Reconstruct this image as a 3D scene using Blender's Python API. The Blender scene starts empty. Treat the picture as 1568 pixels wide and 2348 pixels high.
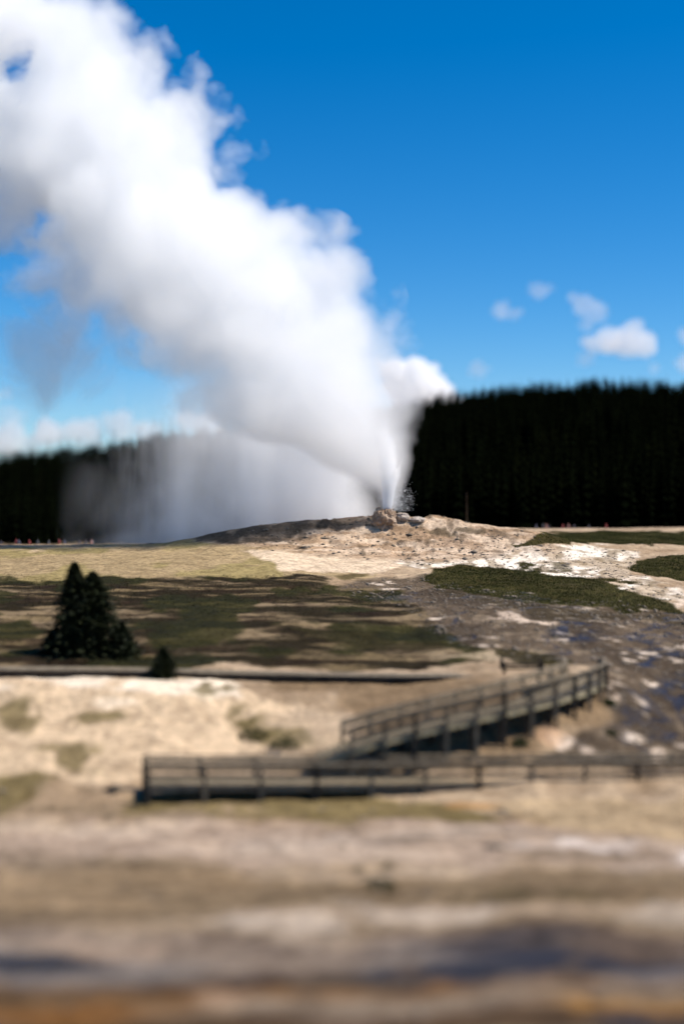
import bpy, math, random
import numpy as np
from mathutils import Vector, Matrix

random.seed(7)
RNG = np.random.default_rng(11)
scene = bpy.context.scene
COL = scene.collection

# ------------------------------------------------------------------ camera, sky, sun, exposure
EYE = 15.0                      # eye height above the river flat, metres
FPX, U0, V0 = 3261.0, 784.0, 1130.0   # survey constants: focal length, centre column and eye-level row of the photograph
cam_d = bpy.data.cameras.new('camera'); cam = bpy.data.objects.new('camera', cam_d); COL.objects.link(cam)
cam.location = (0, 0, EYE); cam.rotation_euler = (math.radians(90), 0, 0)
cam_d.sensor_fit = 'VERTICAL'; cam_d.sensor_height = 36; cam_d.sensor_width = 24; cam_d.lens = 50
cam_d.shift_y = -44.0/2348
cam_d.clip_start = 1; cam_d.clip_end = 20000
cam_d.dof.use_dof = True; cam_d.dof.focus_distance = 145.0
cam_d.dof.aperture_fstop = 0.05/0.98
scene.camera = cam

SUN_EL, SUN_AZ = math.radians(54), math.radians(93)     # azimuth from straight ahead (+Y) towards +X
sdir = Vector((math.sin(SUN_AZ)*math.cos(SUN_EL), math.cos(SUN_AZ)*math.cos(SUN_EL), math.sin(SUN_EL)))
world = bpy.data.worlds.new('World'); scene.world = world; world.use_nodes = True
wn = world.node_tree; wn.nodes.clear()
sky = wn.nodes.new('ShaderNodeTexSky'); sky.sky_type = 'NISHITA'; sky.sun_disc = False
sky.sun_elevation = SUN_EL; sky.sun_rotation = SUN_AZ
sky.air_density = 1.0; sky.dust_density = 1.0; sky.ozone_density = 6.0; sky.altitude = 2000
hs = wn.nodes.new('ShaderNodeHueSaturation'); hs.inputs['Saturation'].default_value = 1.36; hs.inputs['Hue'].default_value = 0.499
bg = wn.nodes.new('ShaderNodeBackground'); bg.inputs['Strength'].default_value = 0.10
wo = wn.nodes.new('ShaderNodeOutputWorld')
wn.links.new(sky.outputs[0], hs.inputs['Color']); wn.links.new(hs.outputs[0], bg.inputs[0]); wn.links.new(bg.outputs[0], wo.inputs[0])
sun_d = bpy.data.lights.new('sun', 'SUN'); sun_d.energy = 4.6; sun_d.angle = math.radians(0.5); sun_d.color = (1.0, 0.93, 0.83)
sun = bpy.data.objects.new('sun', sun_d); COL.objects.link(sun)
sun.rotation_euler = (-sdir).to_track_quat('-Z', 'Y').to_euler(); sun.location = sdir*300
scene.view_settings.view_transform = 'Standard'; scene.view_settings.look = 'None'
scene.view_settings.exposure = 0.42; scene.view_settings.gamma = 1
cy = scene.cycles
cy.use_denoising = True
try: cy.denoiser = 'OPENIMAGEDENOISE'
except Exception: pass
cy.use_adaptive_sampling = True; cy.adaptive_threshold = 0.03
cy.max_bounces = 20; cy.diffuse_bounces = 2; cy.glossy_bounces = 2; cy.transmission_bounces = 4
cy.volume_bounces = 14; cy.transparent_max_bounces = 24
cy.volume_step_rate = 1.0; cy.volume_max_steps = 256
cy.sample_clamp_indirect = 6

# ------------------------------------------------------------------ helpers
def tag(o, label=None, cat=None, group=None, kind=None):
    if label: o['label'] = label
    if cat: o['category'] = cat
    if group: o['group'] = group
    if kind: o['kind'] = kind
    return o

def empty(name, loc=(0, 0, 0), rz=0):
    o = bpy.data.objects.new(name, None); COL.objects.link(o)
    o.location = loc; o.rotation_euler = (0, 0, rz); o.empty_display_size = .3
    return o

def link_mesh(name, verts, faces, mat, parent=None, smooth=False, loc=None):
    me = bpy.data.meshes.new(name); me.from_pydata([tuple(map(float, v)) for v in verts], [], [tuple(map(int, f)) for f in faces])
    me.validate(); me.update()
    if mat: me.materials.append(mat)
    if smooth: me.polygons.foreach_set('use_smooth', [True]*len(me.polygons))
    o = bpy.data.objects.new(name, me); COL.objects.link(o)
    if parent: o.parent = parent
    if loc is not None: o.location = loc
    return o

def np_mesh(name, V, F, mat, smooth=False):
    """fast mesh from numpy arrays, F is (n,3) or (n,4)"""
    me = bpy.data.meshes.new(name); n, k = F.shape
    me.vertices.add(len(V)); me.vertices.foreach_set('co', np.ascontiguousarray(V, dtype=np.float32).ravel())
    me.loops.add(n*k); me.loops.foreach_set('vertex_index', np.ascontiguousarray(F, dtype=np.int32).ravel())
    me.polygons.add(n); me.polygons.foreach_set('loop_start', np.arange(0, n*k, k, dtype=np.int32))
    me.update(calc_edges=True); me.validate()
    if smooth: me.polygons.foreach_set('use_smooth', np.ones(n, dtype=bool))
    if mat: me.materials.append(mat)
    return me

class MB:
    def __init__(s): s.v = []; s.f = []
    def add(s, v, f):
        b = len(s.v); s.v += [tuple(p) for p in v]; s.f += [tuple(b+i for i in q) for q in f]
    def beam(s, a, b, w, h, up=(0, 0, 1), jit=0.0):
        """box from a to b, w across and h along 'up', slightly uneven"""
        a, b = Vector(a), Vector(b); d = (b-a).normalized(); up = Vector(up)
        side = d.cross(up)
        if side.length < 1e-4: side = d.cross(Vector((0, 1, 0)))
        side.normalize(); u2 = side.cross(d).normalized()
        vs = []
        for p in (a, b):
            for sx, sy in ((-1, -1), (1, -1), (1, 1), (-1, 1)):
                vs.append(p + side*(sx*w/2) + u2*(sy*h/2) + Vector([random.uniform(-jit, jit) for _ in range(3)]))
        s.add(vs, [(0, 1, 2, 3), (7, 6, 5, 4), (0, 4, 5, 1), (1, 5, 6, 2), (2, 6, 7, 3), (3, 7, 4, 0)])
    def build(s, name, mat, parent=None, smooth=False):
        o = link_mesh(name, s.v, s.f, mat, None, smooth)
        if parent:
            o.parent = parent
            o.matrix_parent_inverse = Matrix.Translation(-Vector(parent.location))
        return o

def hash_n(ix, iy, iz, seed):
    h = (ix.astype(np.int64)*374761393 + iy.astype(np.int64)*668265263 + iz.astype(np.int64)*2147483647 + seed*1274126177) & 0xffffffff
    h = ((h ^ (h >> 13))*1274126177) & 0xffffffff
    h = ((h ^ (h >> 16))*2246822519) & 0xffffffff
    return ((h ^ (h >> 15)) & 0xffff)/65535.0

def vnoise(x, y, z=None, seed=0):
    x = np.asarray(x, float); y = np.asarray(y, float)
    z = np.zeros_like(x) if z is None else np.asarray(z, float)
    ix, iy, iz = np.floor(x), np.floor(y), np.floor(z)
    fx, fy, fz = x-ix, y-iy, z-iz
    fx = fx*fx*(3-2*fx); fy = fy*fy*(3-2*fy); fz = fz*fz*(3-2*fz)
    r = 0
    for dx in (0, 1):
        for dy in (0, 1):
            for dz in (0, 1):
                w = (fx if dx else 1-fx)*(fy if dy else 1-fy)*(fz if dz else 1-fz)
                r = r + w*hash_n(ix+dx, iy+dy, iz+dz, seed)
    return r

def fbm(x, y, z=None, seed=0, oct=4, gain=.5):
    a, t, s = 1.0, 0.0, 0.0
    for k in range(oct):
        s = s + a*vnoise(np.asarray(x)*2**k, np.asarray(y)*2**k, None if z is None else np.asarray(z)*2**k, seed+k*17); t += a; a *= gain
    return s/t

def sstep(e0, e1, x):
    t = np.clip((x-e0)/(e1-e0), 0, 1); return t*t*(3-2*t)

# node helpers
def new_mat(name):
    m = bpy.data.materials.new(name); m.use_nodes = True
    nt = m.node_tree; nt.nodes.clear()
    out = nt.nodes.new('ShaderNodeOutputMaterial')
    return m, nt, out
def N(nt, t, **kw):
    n = nt.nodes.new(t)
    for k, v in kw.items():
        if k.startswith('_'): setattr(n, k[1:], v)
        else:
            n.inputs[k.replace('__', ' ')].default_value = v
    return n
def MATH(nt, op, a, b=None, c=None, clamp=False):
    n = nt.nodes.new('ShaderNodeMath'); n.operation = op; n.use_clamp = clamp
    for i, q in enumerate((a, b, c)):
        if q is None: continue
        if isinstance(q, (int, float)): n.inputs[i].default_value = q
        else: nt.links.new(q, n.inputs[i])
    return n.outputs[0]
def RAMP(nt, src, stops, interp='LINEAR'):
    n = nt.nodes.new('ShaderNodeValToRGB'); n.color_ramp.interpolation = interp
    e = n.color_ramp.elements
    while len(e) < len(stops): e.new(0.5)
    for k, (p, c) in enumerate(stops):
        e[k].position = p; e[k].color = tuple(c)+(1,) if len(c) == 3 else c
    nt.links.new(src, n.inputs[0]); return n.outputs[0]
def NOISE(nt, vec, scale, detail=4, rough=.5, dist=0):
    n = N(nt, 'ShaderNodeTexNoise', Scale=scale, Detail=detail, Roughness=rough, Distortion=dist)
    nt.links.new(vec, n.inputs['Vector']); return n.outputs['Fac']
def COORD(nt, kind='Object', scale=None):
    n = nt.nodes.new('ShaderNodeTexCoord')
    if scale is None: return n.outputs[kind]
    m = nt.nodes.new('ShaderNodeMapping'); m.inputs['Scale'].default_value = scale
    nt.links.new(n.outputs[kind], m.inputs['Vector']); return m.outputs[0]
def MIXC(nt, fac, a, b, mode='MIX'):
    n = nt.nodes.new('ShaderNodeMix'); n.data_type = 'RGBA'; n.blend_type = mode
    for i, q in ((0, fac), (6, a), (7, b)):
        if isinstance(q, (int, float)): n.inputs[i].default_value = q
        elif isinstance(q, (tuple, list)): n.inputs[i].default_value = tuple(q)+(1,)
        else: nt.links.new(q, n.inputs[i])
    return n.outputs[2]

def rough_mat(name, stops, scale=3, detail=5, roughness=.9, bump=.3, bscale=None, coord_scale=None, spec=.2, dist=.2):
    m, nt, out = new_mat(name)
    b = N(nt, 'ShaderNodeBsdfPrincipled', Roughness=roughness); b.inputs['Specular IOR Level'].default_value = spec
    v = COORD(nt, 'Object', coord_scale)
    n = NOISE(nt, v, scale, detail, .6, dist)
    nt.links.new(RAMP(nt, n, stops), b.inputs['Base Color'])
    if bump:
        bp = N(nt, 'ShaderNodeBump', Strength=bump, Distance=.05)
        nt.links.new(NOISE(nt, v, bscale or scale*3, 6, .6), bp.inputs['Height']); nt.links.new(bp.outputs[0], b.inputs['Normal'])
    nt.links.new(b.outputs[0], out.inputs[0]); return m

def at(u, v, y):
    """surveyed point: direction (u, v) of the photograph at ground distance y"""
    return Vector(((u-U0)*y/FPX, y, EYE-(v-V0)*y/FPX))

# ------------------------------------------------------------------ materials
M = {}
M['wood'] = rough_mat('weathered_wood', [(.25, (.085, .066, .045)), (.5, (.175, .14, .095)), (.75, (.29, .235, .165))], 2.2, 6, .85, .4, 14, (1, 1, 1))
M['wood_dark'] = rough_mat('dark_wood', [(.3, (.02, .016, .012)), (.7, (.075, .06, .045))], 3, 5, .85, .4)  # darker wood tone for piers, some posts and the far walk
M['wood_deck'] = rough_mat('deck_wood', [(.25, (.10, .08, .05)), (.5, (.20, .16, .105)), (.8, (.31, .255, .17))], 1.6, 6, .8, .4, 12)
M['wood_sunlit'] = rough_mat('sunlit_timber', [(.25, (.17, .14, .085)), (.5, (.30, .255, .16)), (.8, (.42, .37, .24))], 1.6, 6, .8, .4, 12)  # ramp stringers: brightness of the sunlit fascia put into the wood colour
M['needles'] = rough_mat('fir_needles', [(.3, (.005, .008, .002)), (.55, (.012, .017, .004)), (.8, (.04, .045, .010))], 2.5, 3, .75, 0)
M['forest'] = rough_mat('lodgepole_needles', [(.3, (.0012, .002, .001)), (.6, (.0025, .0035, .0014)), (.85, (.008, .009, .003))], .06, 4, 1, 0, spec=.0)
M['bark'] = rough_mat('bark', [(.3, (.04, .03, .02)), (.7, (.11, .085, .06))], 4, 5, .9, .4)
M['dead_wood'] = rough_mat('bleached_trunk', [(.3, (.06, .043, .026)), (.7, (.12, .085, .055))], 1.5, 4, .9, 0)
M['shrub'] = rough_mat('shrub_leaves', [(.3, (.02, .024, .008)), (.7, (.07, .07, .02))], 4, 3, .8, 0)
M['grass'] = rough_mat('grass_blades', [(.3, (.026, .027, .005)), (.5, (.072, .068, .014)), (.72, (.20, .165, .05))], .22, 5, .8, 0)
M['drygrass'] = rough_mat('dry_scrub', [(.3, (.010, .011, .004)), (.55, (.022, .021, .008)), (.8, (.07, .058, .026))], .5, 5, .85, 0)
M['cone'] = rough_mat('sinter_crust', [(.3, (.17, .11, .07)), (.5, (.36, .25, .17)), (.75, (.58, .46, .35))], 1.1, 8, .9, .9, 5)
M['pale_rock'] = rough_mat('pale_sinter', [(.3, (.30, .23, .18)), (.7, (.58, .50, .43))], 1.5, 8, .9, .8, 6)
M['pebble'] = rough_mat('dark_rubble', [(.3, (.06, .048, .035)), (.7, (.26, .21, .16))], .8, 4, .9, .3)

def water_mat():
    m, nt, out = new_mat('white_water')
    d = N(nt, 'ShaderNodeBsdfPrincipled', Roughness=.35); d.inputs['Base Color'].default_value = (.93, .95, .97, 1)
    d.inputs['Subsurface Weight'].default_value = .0
    t = N(nt, 'ShaderNodeBsdfTranslucent'); t.inputs[0].default_value = (.93, .95, .97, 1)
    a = nt.nodes.new('ShaderNodeMixShader'); a.inputs[0].default_value = .45
    nt.links.new(d.outputs[0], a.inputs[1]); nt.links.new(t.outputs[0], a.inputs[2])
    nt.links.new(a.outputs[0], out.inputs[0]); return m
M['water'] = water_mat()

# ------------------------------------------------------------------ terrain
US = np.array([-1200, -500, 0, 300, 600, 900, 1200, 1380, 1568, 2200, 3000], float)
YS = np.array([20, 50, 66, 72, 76, 79.5, 82, 86, 90, 98, 108, 120, 135, 150, 158, 162, 169, 190, 230, 270, 400, 20000], float)
T = {   # height in metres at the stations YS, for bearings US
 0:    [-.6, -.6, -.6, -.4, 1.0, 1.7, 2.25, 3.6, 3.3, 3.75, 4.6, 5.6, 6.9, 7.9, 8.5, 8.65, 8.65, 8.0, 6.2, 4.5, 3, 3],
 300:  [-.6, -.6, -.6, -.55, .6, 1.5, 2.2, 3.55, 3.3, 3.75, 4.6, 5.6, 6.9, 8.1, 8.7, 8.9, 8.8, 8.1, 6.3, 4.5, 3, 3],
 600:  [-.6, -.6, -.65, -.62, -.1, 1.0, 1.7, 2.6, 2.95, 3.6, 4.7, 5.6, 6.9, 8.6, 10.1, 11.25, 10.5, 8.6, 6.6, 5, 3, 3],
 900:  [-.6, -.6, -.65, -.65, .2, 2.1, 2.35, 2.55, 2.85, 3.4, 4.4, 5.3, 6.4, 7.95, 10.3, 12.45, 11.6, 9.5, 8.5, 7, 6, 6],
 1200: [-.6, -.6, -.65, -.65, .5, 1.75, 2.95, 3.35, 3.4, 3.9, 4.75, 5.6, 6.5, 7.6, 9.4, 10.8, 10.3, 9.3, 9.2, 8.0, 8, 8],
 1380: [-.6, -.6, -.65, -.60, .1, 1.2, 1.95, 3.0, 3.3, 3.7, 4.4, 5.3, 6.4, 7.5, 8.3, 8.7, 8.8, 9.0, 9.2, 8.0, 8, 8],
 1568: [-.6, -.6, -.62, -.52, -.2, .3, .7, 1.4, 2.0, 3.0, 4.1, 5.1, 6.3, 7.4, 8.1, 8.3, 8.4, 8.8, 9.3, 8.2, 8, 8]}
T[-500] = T[0]; T[-1200] = T[0]; T[2200] = T[1568]; T[3000] = T[1568]
TAB = np.array([T[int(u)] for u in US])          # (nu, ny)

def cubic1(xs, ys_, x):
    """Catmull-Rom style monotone-ish Hermite interpolation along axis 0 of ys_ (n, m) -> (len x, m)"""
    d = np.diff(ys_, axis=0)/np.diff(xs)[:, None]
    mtan = np.zeros_like(ys_)
    mtan[1:-1] = np.where(d[:-1]*d[1:] > 0, 2*d[:-1]*d[1:]/(d[:-1]+d[1:]+1e-12), 0)
    mtan[0], mtan[-1] = d[0], d[-1]
    i = np.clip(np.searchsorted(xs, x)-1, 0, len(xs)-2)
    h = (xs[i+1]-xs[i]); t = np.clip((x-xs[i])/h, 0, 1)
    h00, h10 = 2*t**3-3*t**2+1, t**3-2*t**2+t
    h01, h11 = -2*t**3+3*t**2, t**3-t**2
    return (h00[:, None]*ys_[i] + (h10*h)[:, None]*mtan[i] + h01[:, None]*ys_[i+1] + (h11*h)[:, None]*mtan[i+1])

UG = np.linspace(-1200, 3000, 421); YG = np.concatenate([np.linspace(20, 300, 561), np.linspace(320, 20000, 60)])
_a = cubic1(US, TAB, UG)                        # (421, ny)
HG = cubic1(YS, _a.T, YG)                       # (ny', 421)
def smooth_h(x, y):
    x = np.asarray(x, float); y = np.asarray(y, float)
    u = np.clip(U0 + x/np.maximum(y, 20)*FPX, UG[0], UG[-1]-1e-3)
    fi = np.interp(y, YG, np.arange(len(YG))); i = np.clip(fi.astype(int), 0, len(YG)-2); fy = fi-i
    fj = (u-UG[0])/(UG[1]-UG[0]); j = np.clip(fj.astype(int), 0, len(UG)-2); fx = fj-j
    return (HG[i, j]*(1-fx)+HG[i, j+1]*fx)*(1-fy) + (HG[i+1, j]*(1-fx)+HG[i+1, j+1]*fx)*fy
def ground(x, y):
    h = smooth_h(x, y)
    near = np.clip(1-(np.asarray(y, float)-200)/100, 0, 1)
    n = (fbm(np.asarray(x)*.11, np.asarray(y)*.11, seed=3, oct=4)-.5)*.55
    n = n + (fbm(np.asarray(x)*.6, np.asarray(y)*.6, seed=5, oct=4)-.5)*.26
    # crusty sinter ledges around the vent
    dm = np.hypot((np.asarray(x)-6.5)/17, (np.asarray(y)-159.5)/9)
    led = sstep(1.0, .35, dm)
    t = fbm(np.asarray(x)*.35, np.asarray(y)*.5, seed=9, oct=5)*7
    n = n + led*((np.floor(t)+sstep(.55, .9, t-np.floor(t)))*.20-.70 + (fbm(np.asarray(x)*2.2, np.asarray(y)*2.2, seed=21, oct=3)-.5)*.30)
    n = n*(1-.75*np.exp(-((np.asarray(x)-5)**2+(np.asarray(y)-160.5)**2)/9)) 
    return h + n*near
def gz(x, y): return float(ground(np.array([x]), np.array([y]))[0])

ny, nx = 760, 760
yy = np.concatenate([np.linspace(26, 70, 130), np.linspace(70, 180, 500)[1:], np.linspace(180, 300, 80)[1:], np.geomspace(300, 9000, 54)[1:]])
ny = len(yy)
tt = np.linspace(-1, 1, nx)
GX = tt[None, :]*(yy[:, None]*.33+24); GY = np.repeat(yy[:, None], nx, 1)
GX = GX + (RNG.random(GX.shape)-.5)*.03; GZ = ground(GX.ravel(), GY.ravel()).reshape(GX.shape)
VT = np.stack([GX, GY, GZ], -1).reshape(-1, 3)
ii = np.arange(ny-1)[:, None]*nx + np.arange(nx-1)[None, :]
FT = np.stack([ii, ii+1, ii+nx+1, ii+nx], -1).reshape(-1, 4)

# cover of the ground: real patches of sinter, grass, wet runoff, scrub, each an outline surveyed on the ground
X, Y, Z = VT[:, 0], VT[:, 1], VT[:, 2]
PU = U0 + X/Y*FPX; PV = V0 + (EYE-smooth_h(X, Y))/Y*FPX          # bearing and depression of every ground point
wu = (fbm(X*.25, Y*.16, seed=31, oct=5)-.5); wv = (fbm(X*.25+40, Y*.16, seed=47, oct=5)-.5)
asp = np.clip(Y/ (EYE-smooth_h(X, Y)+.5), 2, 14)
WU = PU + wu*150*(80/np.clip(Y, 40, 200)); WV = PV + wv*70*(80/np.clip(Y, 40, 200))
def poly(pts, soft=8):
    """1 inside the outline, fading over 'soft' to 0 outside"""
    pts = np.array(pts, float); px, py = WU, WV*3; qx, qy = pts[:, 0], pts[:, 1]*3
    inside = np.zeros(len(px), bool); dist = np.full(len(px), 1e9)
    n = len(pts)
    for k in range(n):
        x1, y1, x2, y2 = qx[k], qy[k], qx[(k+1) % n], qy[(k+1) % n]
        c = ((y1 > py) != (y2 > py)) & (px < (x2-x1)*(py-y1)/((y2-y1) if y2 != y1 else 1e-9)+x1); inside ^= c
        l2 = (x2-x1)**2+(y2-y1)**2 + 1e-9
        t = np.clip(((px-x1)*(x2-x1)+(py-y1)*(y2-y1))/l2, 0, 1)
        dist = np.minimum(dist, np.hypot(px-x1-t*(x2-x1), py-y1-t*(y2-y1)))
    return sstep(-soft, soft, np.where(inside, dist, -dist))
def ell(u, v, ru, rv, soft=.35):
    return sstep(1+soft, 1-soft, np.hypot((WU-u)/ru, (WV-v)/rv))
def mixc(C, m, c, k=1.0):
    m = (np.clip(m, 0, 1)*k)[:, None]; return C*(1-m) + np.array(c)[None, :]*m

SAND, SANDL, WHITE = (.34, .265, .19), (.50, .42, .33), (.66, .62, .58)
n1 = fbm(X*.22, Y*.14, seed=61, oct=5); n2 = fbm(X*.9, Y*.5, seed=62, oct=4); n3 = fbm(X*.07, Y*.05, seed=63, oct=4)
C = np.tile(np.array(SAND), (len(X), 1))
C = mixc(C, sstep(.40, .62, n1), SANDL, .5)
wet = np.zeros(len(X)); gr = np.zeros(len(X)); sc = np.zeros(len(X))
# --- flat in front
C = mixc(C, poly([(-900, 1880), (-900, 1975), (300, 1960), (900, 1985), (1900, 2000), (2400, 1940), (1500, 1925), (900, 1885)], 30), (.38, .31, .265), .85)
C = mixc(C, ell(1500, 1955, 330, 17)*sstep(.35, .5, n1), (.60, .57, .58), .9)
C = mixc(C, ell(880, 1925, 330, 14), (.42, .37, .34), .6)
C = mixc(C, poly([(-900, 1985), (-900, 2100), (500, 2085), (1900, 2080), (2400, 1995), (900, 2005), (300, 1985)], 30), (.33, .25, .165), .8)
C = mixc(C, ell(1180, 2048, 190, 17)*sstep(.30, .5, n2), (.12, .10, .05), .85)
C = mixc(C, ell(870, 1998, 55, 28)*sstep(.3, .5, n2), (.10, .08, .05), .8)
C = mixc(C, ell(1500, 2055, 35, 9), (.11, .09, .05), .8)
C = mixc(C, poly([(-900, 2110), (-900, 2280), (2500, 2290), (2500, 2130), (1200, 2140), (500, 2135)], 40), (.16, .125, .115), .9)
C = mixc(C, ell(650, 2112, 150, 16), (.55, .49, .44), .8)
C = mixc(C, ell(1150, 2098, 330, 22)*sstep(.38, .58, n1), (.56, .50, .45), .75)
C = mixc(C, ell(1560, 2085, 160, 24), (.5, .45, .40), .7)
C = mixc(C, ell(250, 2165, 140, 26), (.40, .30, .235), .7); C = mixc(C, ell(0, 2185, 50, 26), (.50, .44, .40), .8)
w = np.maximum.reduce([ell(150, 2222, 380, 36), ell(1080, 2226, 330, 32), ell(1560, 2240, 200, 26), .75*ell(1050, 2180, 300, 24)])*sstep(.22, .42, n1+.10)
C = mixc(C, w, (.045, .042, .05), .92); wet = np.maximum(wet, w)
C = mixc(C, poly([(-900, 2262), (-900, 2330), (400, 2310), (900, 2290), (1600, 2275), (2400, 2280), (2400, 2266), (900, 2266), (500, 2268)], 22), (.30, .17, .08), .85)
C = mixc(C, ell(500, 2290, 70, 16), (.50, .35, .25), .8)
C = mixc(C, poly([(-900, 2330), (-900, 2700), (2500, 2700), (2500, 2320), (1250, 2300), (600, 2322)], 18), (.15, .095, .06), .9)
C = mixc(C, ell(20, 2320, 330, 22), (.36, .17, .05), .85); C = mixc(C, ell(1480, 2318, 220, 13), (.48, .26, .07), .9)
w = ell(1560, 2350, 160, 14); C = mixc(C, w, (.05, .05, .06), .9); wet = np.maximum(wet, w)
bandn = fbm(X*.10+5, Y*.55, seed=95, oct=5)
C = mixc(C, sstep(.52, .66, bandn)*(Y < 71), (.17, .135, .095), .55); C = mixc(C, sstep(.46, .34, bandn)*(Y < 71), (.50, .43, .37), .45)
# --- in front of and around the lower boardwalk
C = mixc(C, poly([(-400, 1790), (-400, 1885), (260, 1860), (640, 1880), (1150, 1905), (1000, 1830), (320, 1815), (200, 1780)], 20)*sstep(.36, .55, n1), (.17, .14, .055), .8)
C = mixc(C, ell(1080, 1848, 60, 14), (.42, .25, .10), .8)
C = mixc(C, poly([(1150, 1825), (1100, 1865), (1250, 1905), (1800, 1930), (1900, 1830)], 20), (.40, .32, .215), .7)
# --- bright bank at the left
C = mixc(C, poly([(-900, 1548), (200, 1545), (460, 1552), (560, 1590), (760, 1630), (830, 1700), (640, 1720), (300, 1790), (-100, 1790), (-900, 1780)], 14), (.55, .445, .33), .95)
C = mixc(C, poly([(-500, 1552), (150, 1542), (380, 1550), (540, 1580), (545, 1610), (300, 1585), (-500, 1580)], 12)*sstep(.20, .36, n1), (.70, .64, .56), .95)
C = mixc(C, ell(240, 1615, 60, 14), (.64, .57, .48), .7)
for (a, b, c, d) in ((210, 1655, 70, 17), (20, 1650, 55, 40), (150, 1740, 110, 26), (620, 1660, 75, 28), (560, 1640, 55, 20), (660, 1690, 60, 22), (480, 1590, 60, 10)):
    C = mixc(C, ell(a, b, c, d)*sstep(.30, .55, n2+.06), (.15, .125, .055), .8)
# --- brown slope under the ramp
C = mixc(C, poly([(560, 1555), (800, 1545), (1180, 1560), (1420, 1560), (1400, 1640), (1240, 1710), (1230, 1740), (880, 1740), (900, 1690), (760, 1610)], 16), (.235, .175, .115), .9)
C = mixc(C, ell(720, 1650, 90, 26), (.52, .42, .32), .7)
# --- runoff fan right of the path
RUN = poly([(780, 1335), (960, 1320), (1250, 1375), (1568, 1405), (2300, 1430), (2300, 1790), (1500, 1760), (1240, 1745), (1380, 1640), (1400, 1570), (1180, 1500), (1050, 1480), (900, 1400)], 14)
C = mixc(C, RUN, (.125, .10, .078), .95)
C = mixc(C, RUN*sstep(.52, .68, n2), (.27, .225, .175), .6)
C = mixc(C, RUN*sstep(.52, .38, n1), (.075, .06, .048), .7)
stream = fbm(X*.16+3, Y*.26, seed=71, oct=5)
w = RUN*sstep(.024, .007, np.abs(stream-.5))*sstep(.38, .55, n3+.10*(PU > 1150))
w = np.maximum(w, ell(1320, 1452, 65, 24)*sstep(.38, .52, n2+.05)); w = np.maximum(w, ell(1560, 1610, 110, 58)*sstep(.42, .56, n2))
w = np.maximum(w, ell(1440, 1680, 55, 20)*sstep(.40, .54, n2)); w = np.maximum(w, .8*ell(980, 1372, 120, 12)*sstep(.42, .54, n2))
w = np.maximum(w, ell(1500, 1512, 110, 12)*sstep(.45, .55, n2)); w = np.maximum(w, ell(1215, 1375, 60, 8)*sstep(.45, .55, n2))
C = mixc(C, w, (.034, .032, .040), .85); wet = np.maximum(wet, w)
fl = RUN*sstep(.68, .77, fbm(X*.55+9, Y*.8, seed=77, oct=4)); C = mixc(C, fl, (.58, .52, .47), .85)
for (a, b, c, d) in ((1275, 1712, 32, 12), (1425, 1608, 18, 10), (1210, 1420, 55, 8), (1330, 1395, 55, 6), (1560, 1370, 60, 22), (1500, 1725, 26, 10), (1340, 1722, 24, 9)):
    C = mixc(C, ell(a, b, c, d)*sstep(.38, .55, n2), (.60, .52, .46), .85)
C = mixc(C, ell(1258, 1700, 28, 14), (.55, .38, .27), .6)
# --- scrub terrace
SCR = poly([(-900, 1325), (0, 1318), (300, 1318), (620, 1312), (900, 1350), (1000, 1430), (1120, 1500), (1080, 1530), (-900, 1540)], 12)
scn = fbm(X*.13+7, Y*.30, seed=81, oct=6, gain=.6)
C = mixc(C, SCR, (.22, .175, .115), .85)
sc = SCR*sstep(.34, .55, scn+.03*(PV < 1500))
C = mixc(C, sc, (.030, .025, .014), .95)
C = mixc(C, SCR*sstep(.56, .68, fbm(X*.22+31, Y*.75, seed=87, oct=5)), (.26, .205, .125), .65); C = mixc(C, SCR*sstep(.57, .66, fbm(X*.3+11, Y*.8, seed=88, oct=5)), (.045, .030, .022), .7)
g2 = SCR*sstep(.52, .60, fbm(X*.2+70, Y*.14, seed=83, oct=4)); C = mixc(C, g2, (.036, .042, .010), .8); sc = np.maximum(sc, g2*.8)
C = mixc(C, poly([(640, 1400), (1020, 1480), (1300, 1520), (1280, 1545), (900, 1500), (600, 1440)], 10)*sstep(.47, .53, scn), (.05, .045, .022), .8)
C = mixc(C, ell(1140, 1505, 130, 10)*sstep(.4, .5, n1), (.40, .34, .25), .8)
dk = poly([(1120, 1490), (1180, 1492), (1300, 1520), (1340, 1535), (1280, 1538), (1150, 1512)], 6); C = mixc(C, dk, (.055, .048, .02), .9); sc = np.maximum(sc, dk)
# --- pale band below the mound
BAND = poly([(-900, 1262), (0, 1262), (370, 1248), (700, 1238), (900, 1240), (860, 1330), (620, 1318), (200, 1322), (-900, 1325)], 8)
C = mixc(C, BAND, (.34, .275, .17), .9)
C = mixc(C, BAND*sstep(.48, .60, n1)*(PU < 650), (.27, .24, .10), .6)
C = mixc(C, poly([(560, 1268), (700, 1246), (850, 1250), (1000, 1262), (940, 1290), (850, 1318), (650, 1305)], 8)*sstep(.36, .50, n1+.04), (.60, .51, .42), .85)
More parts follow.
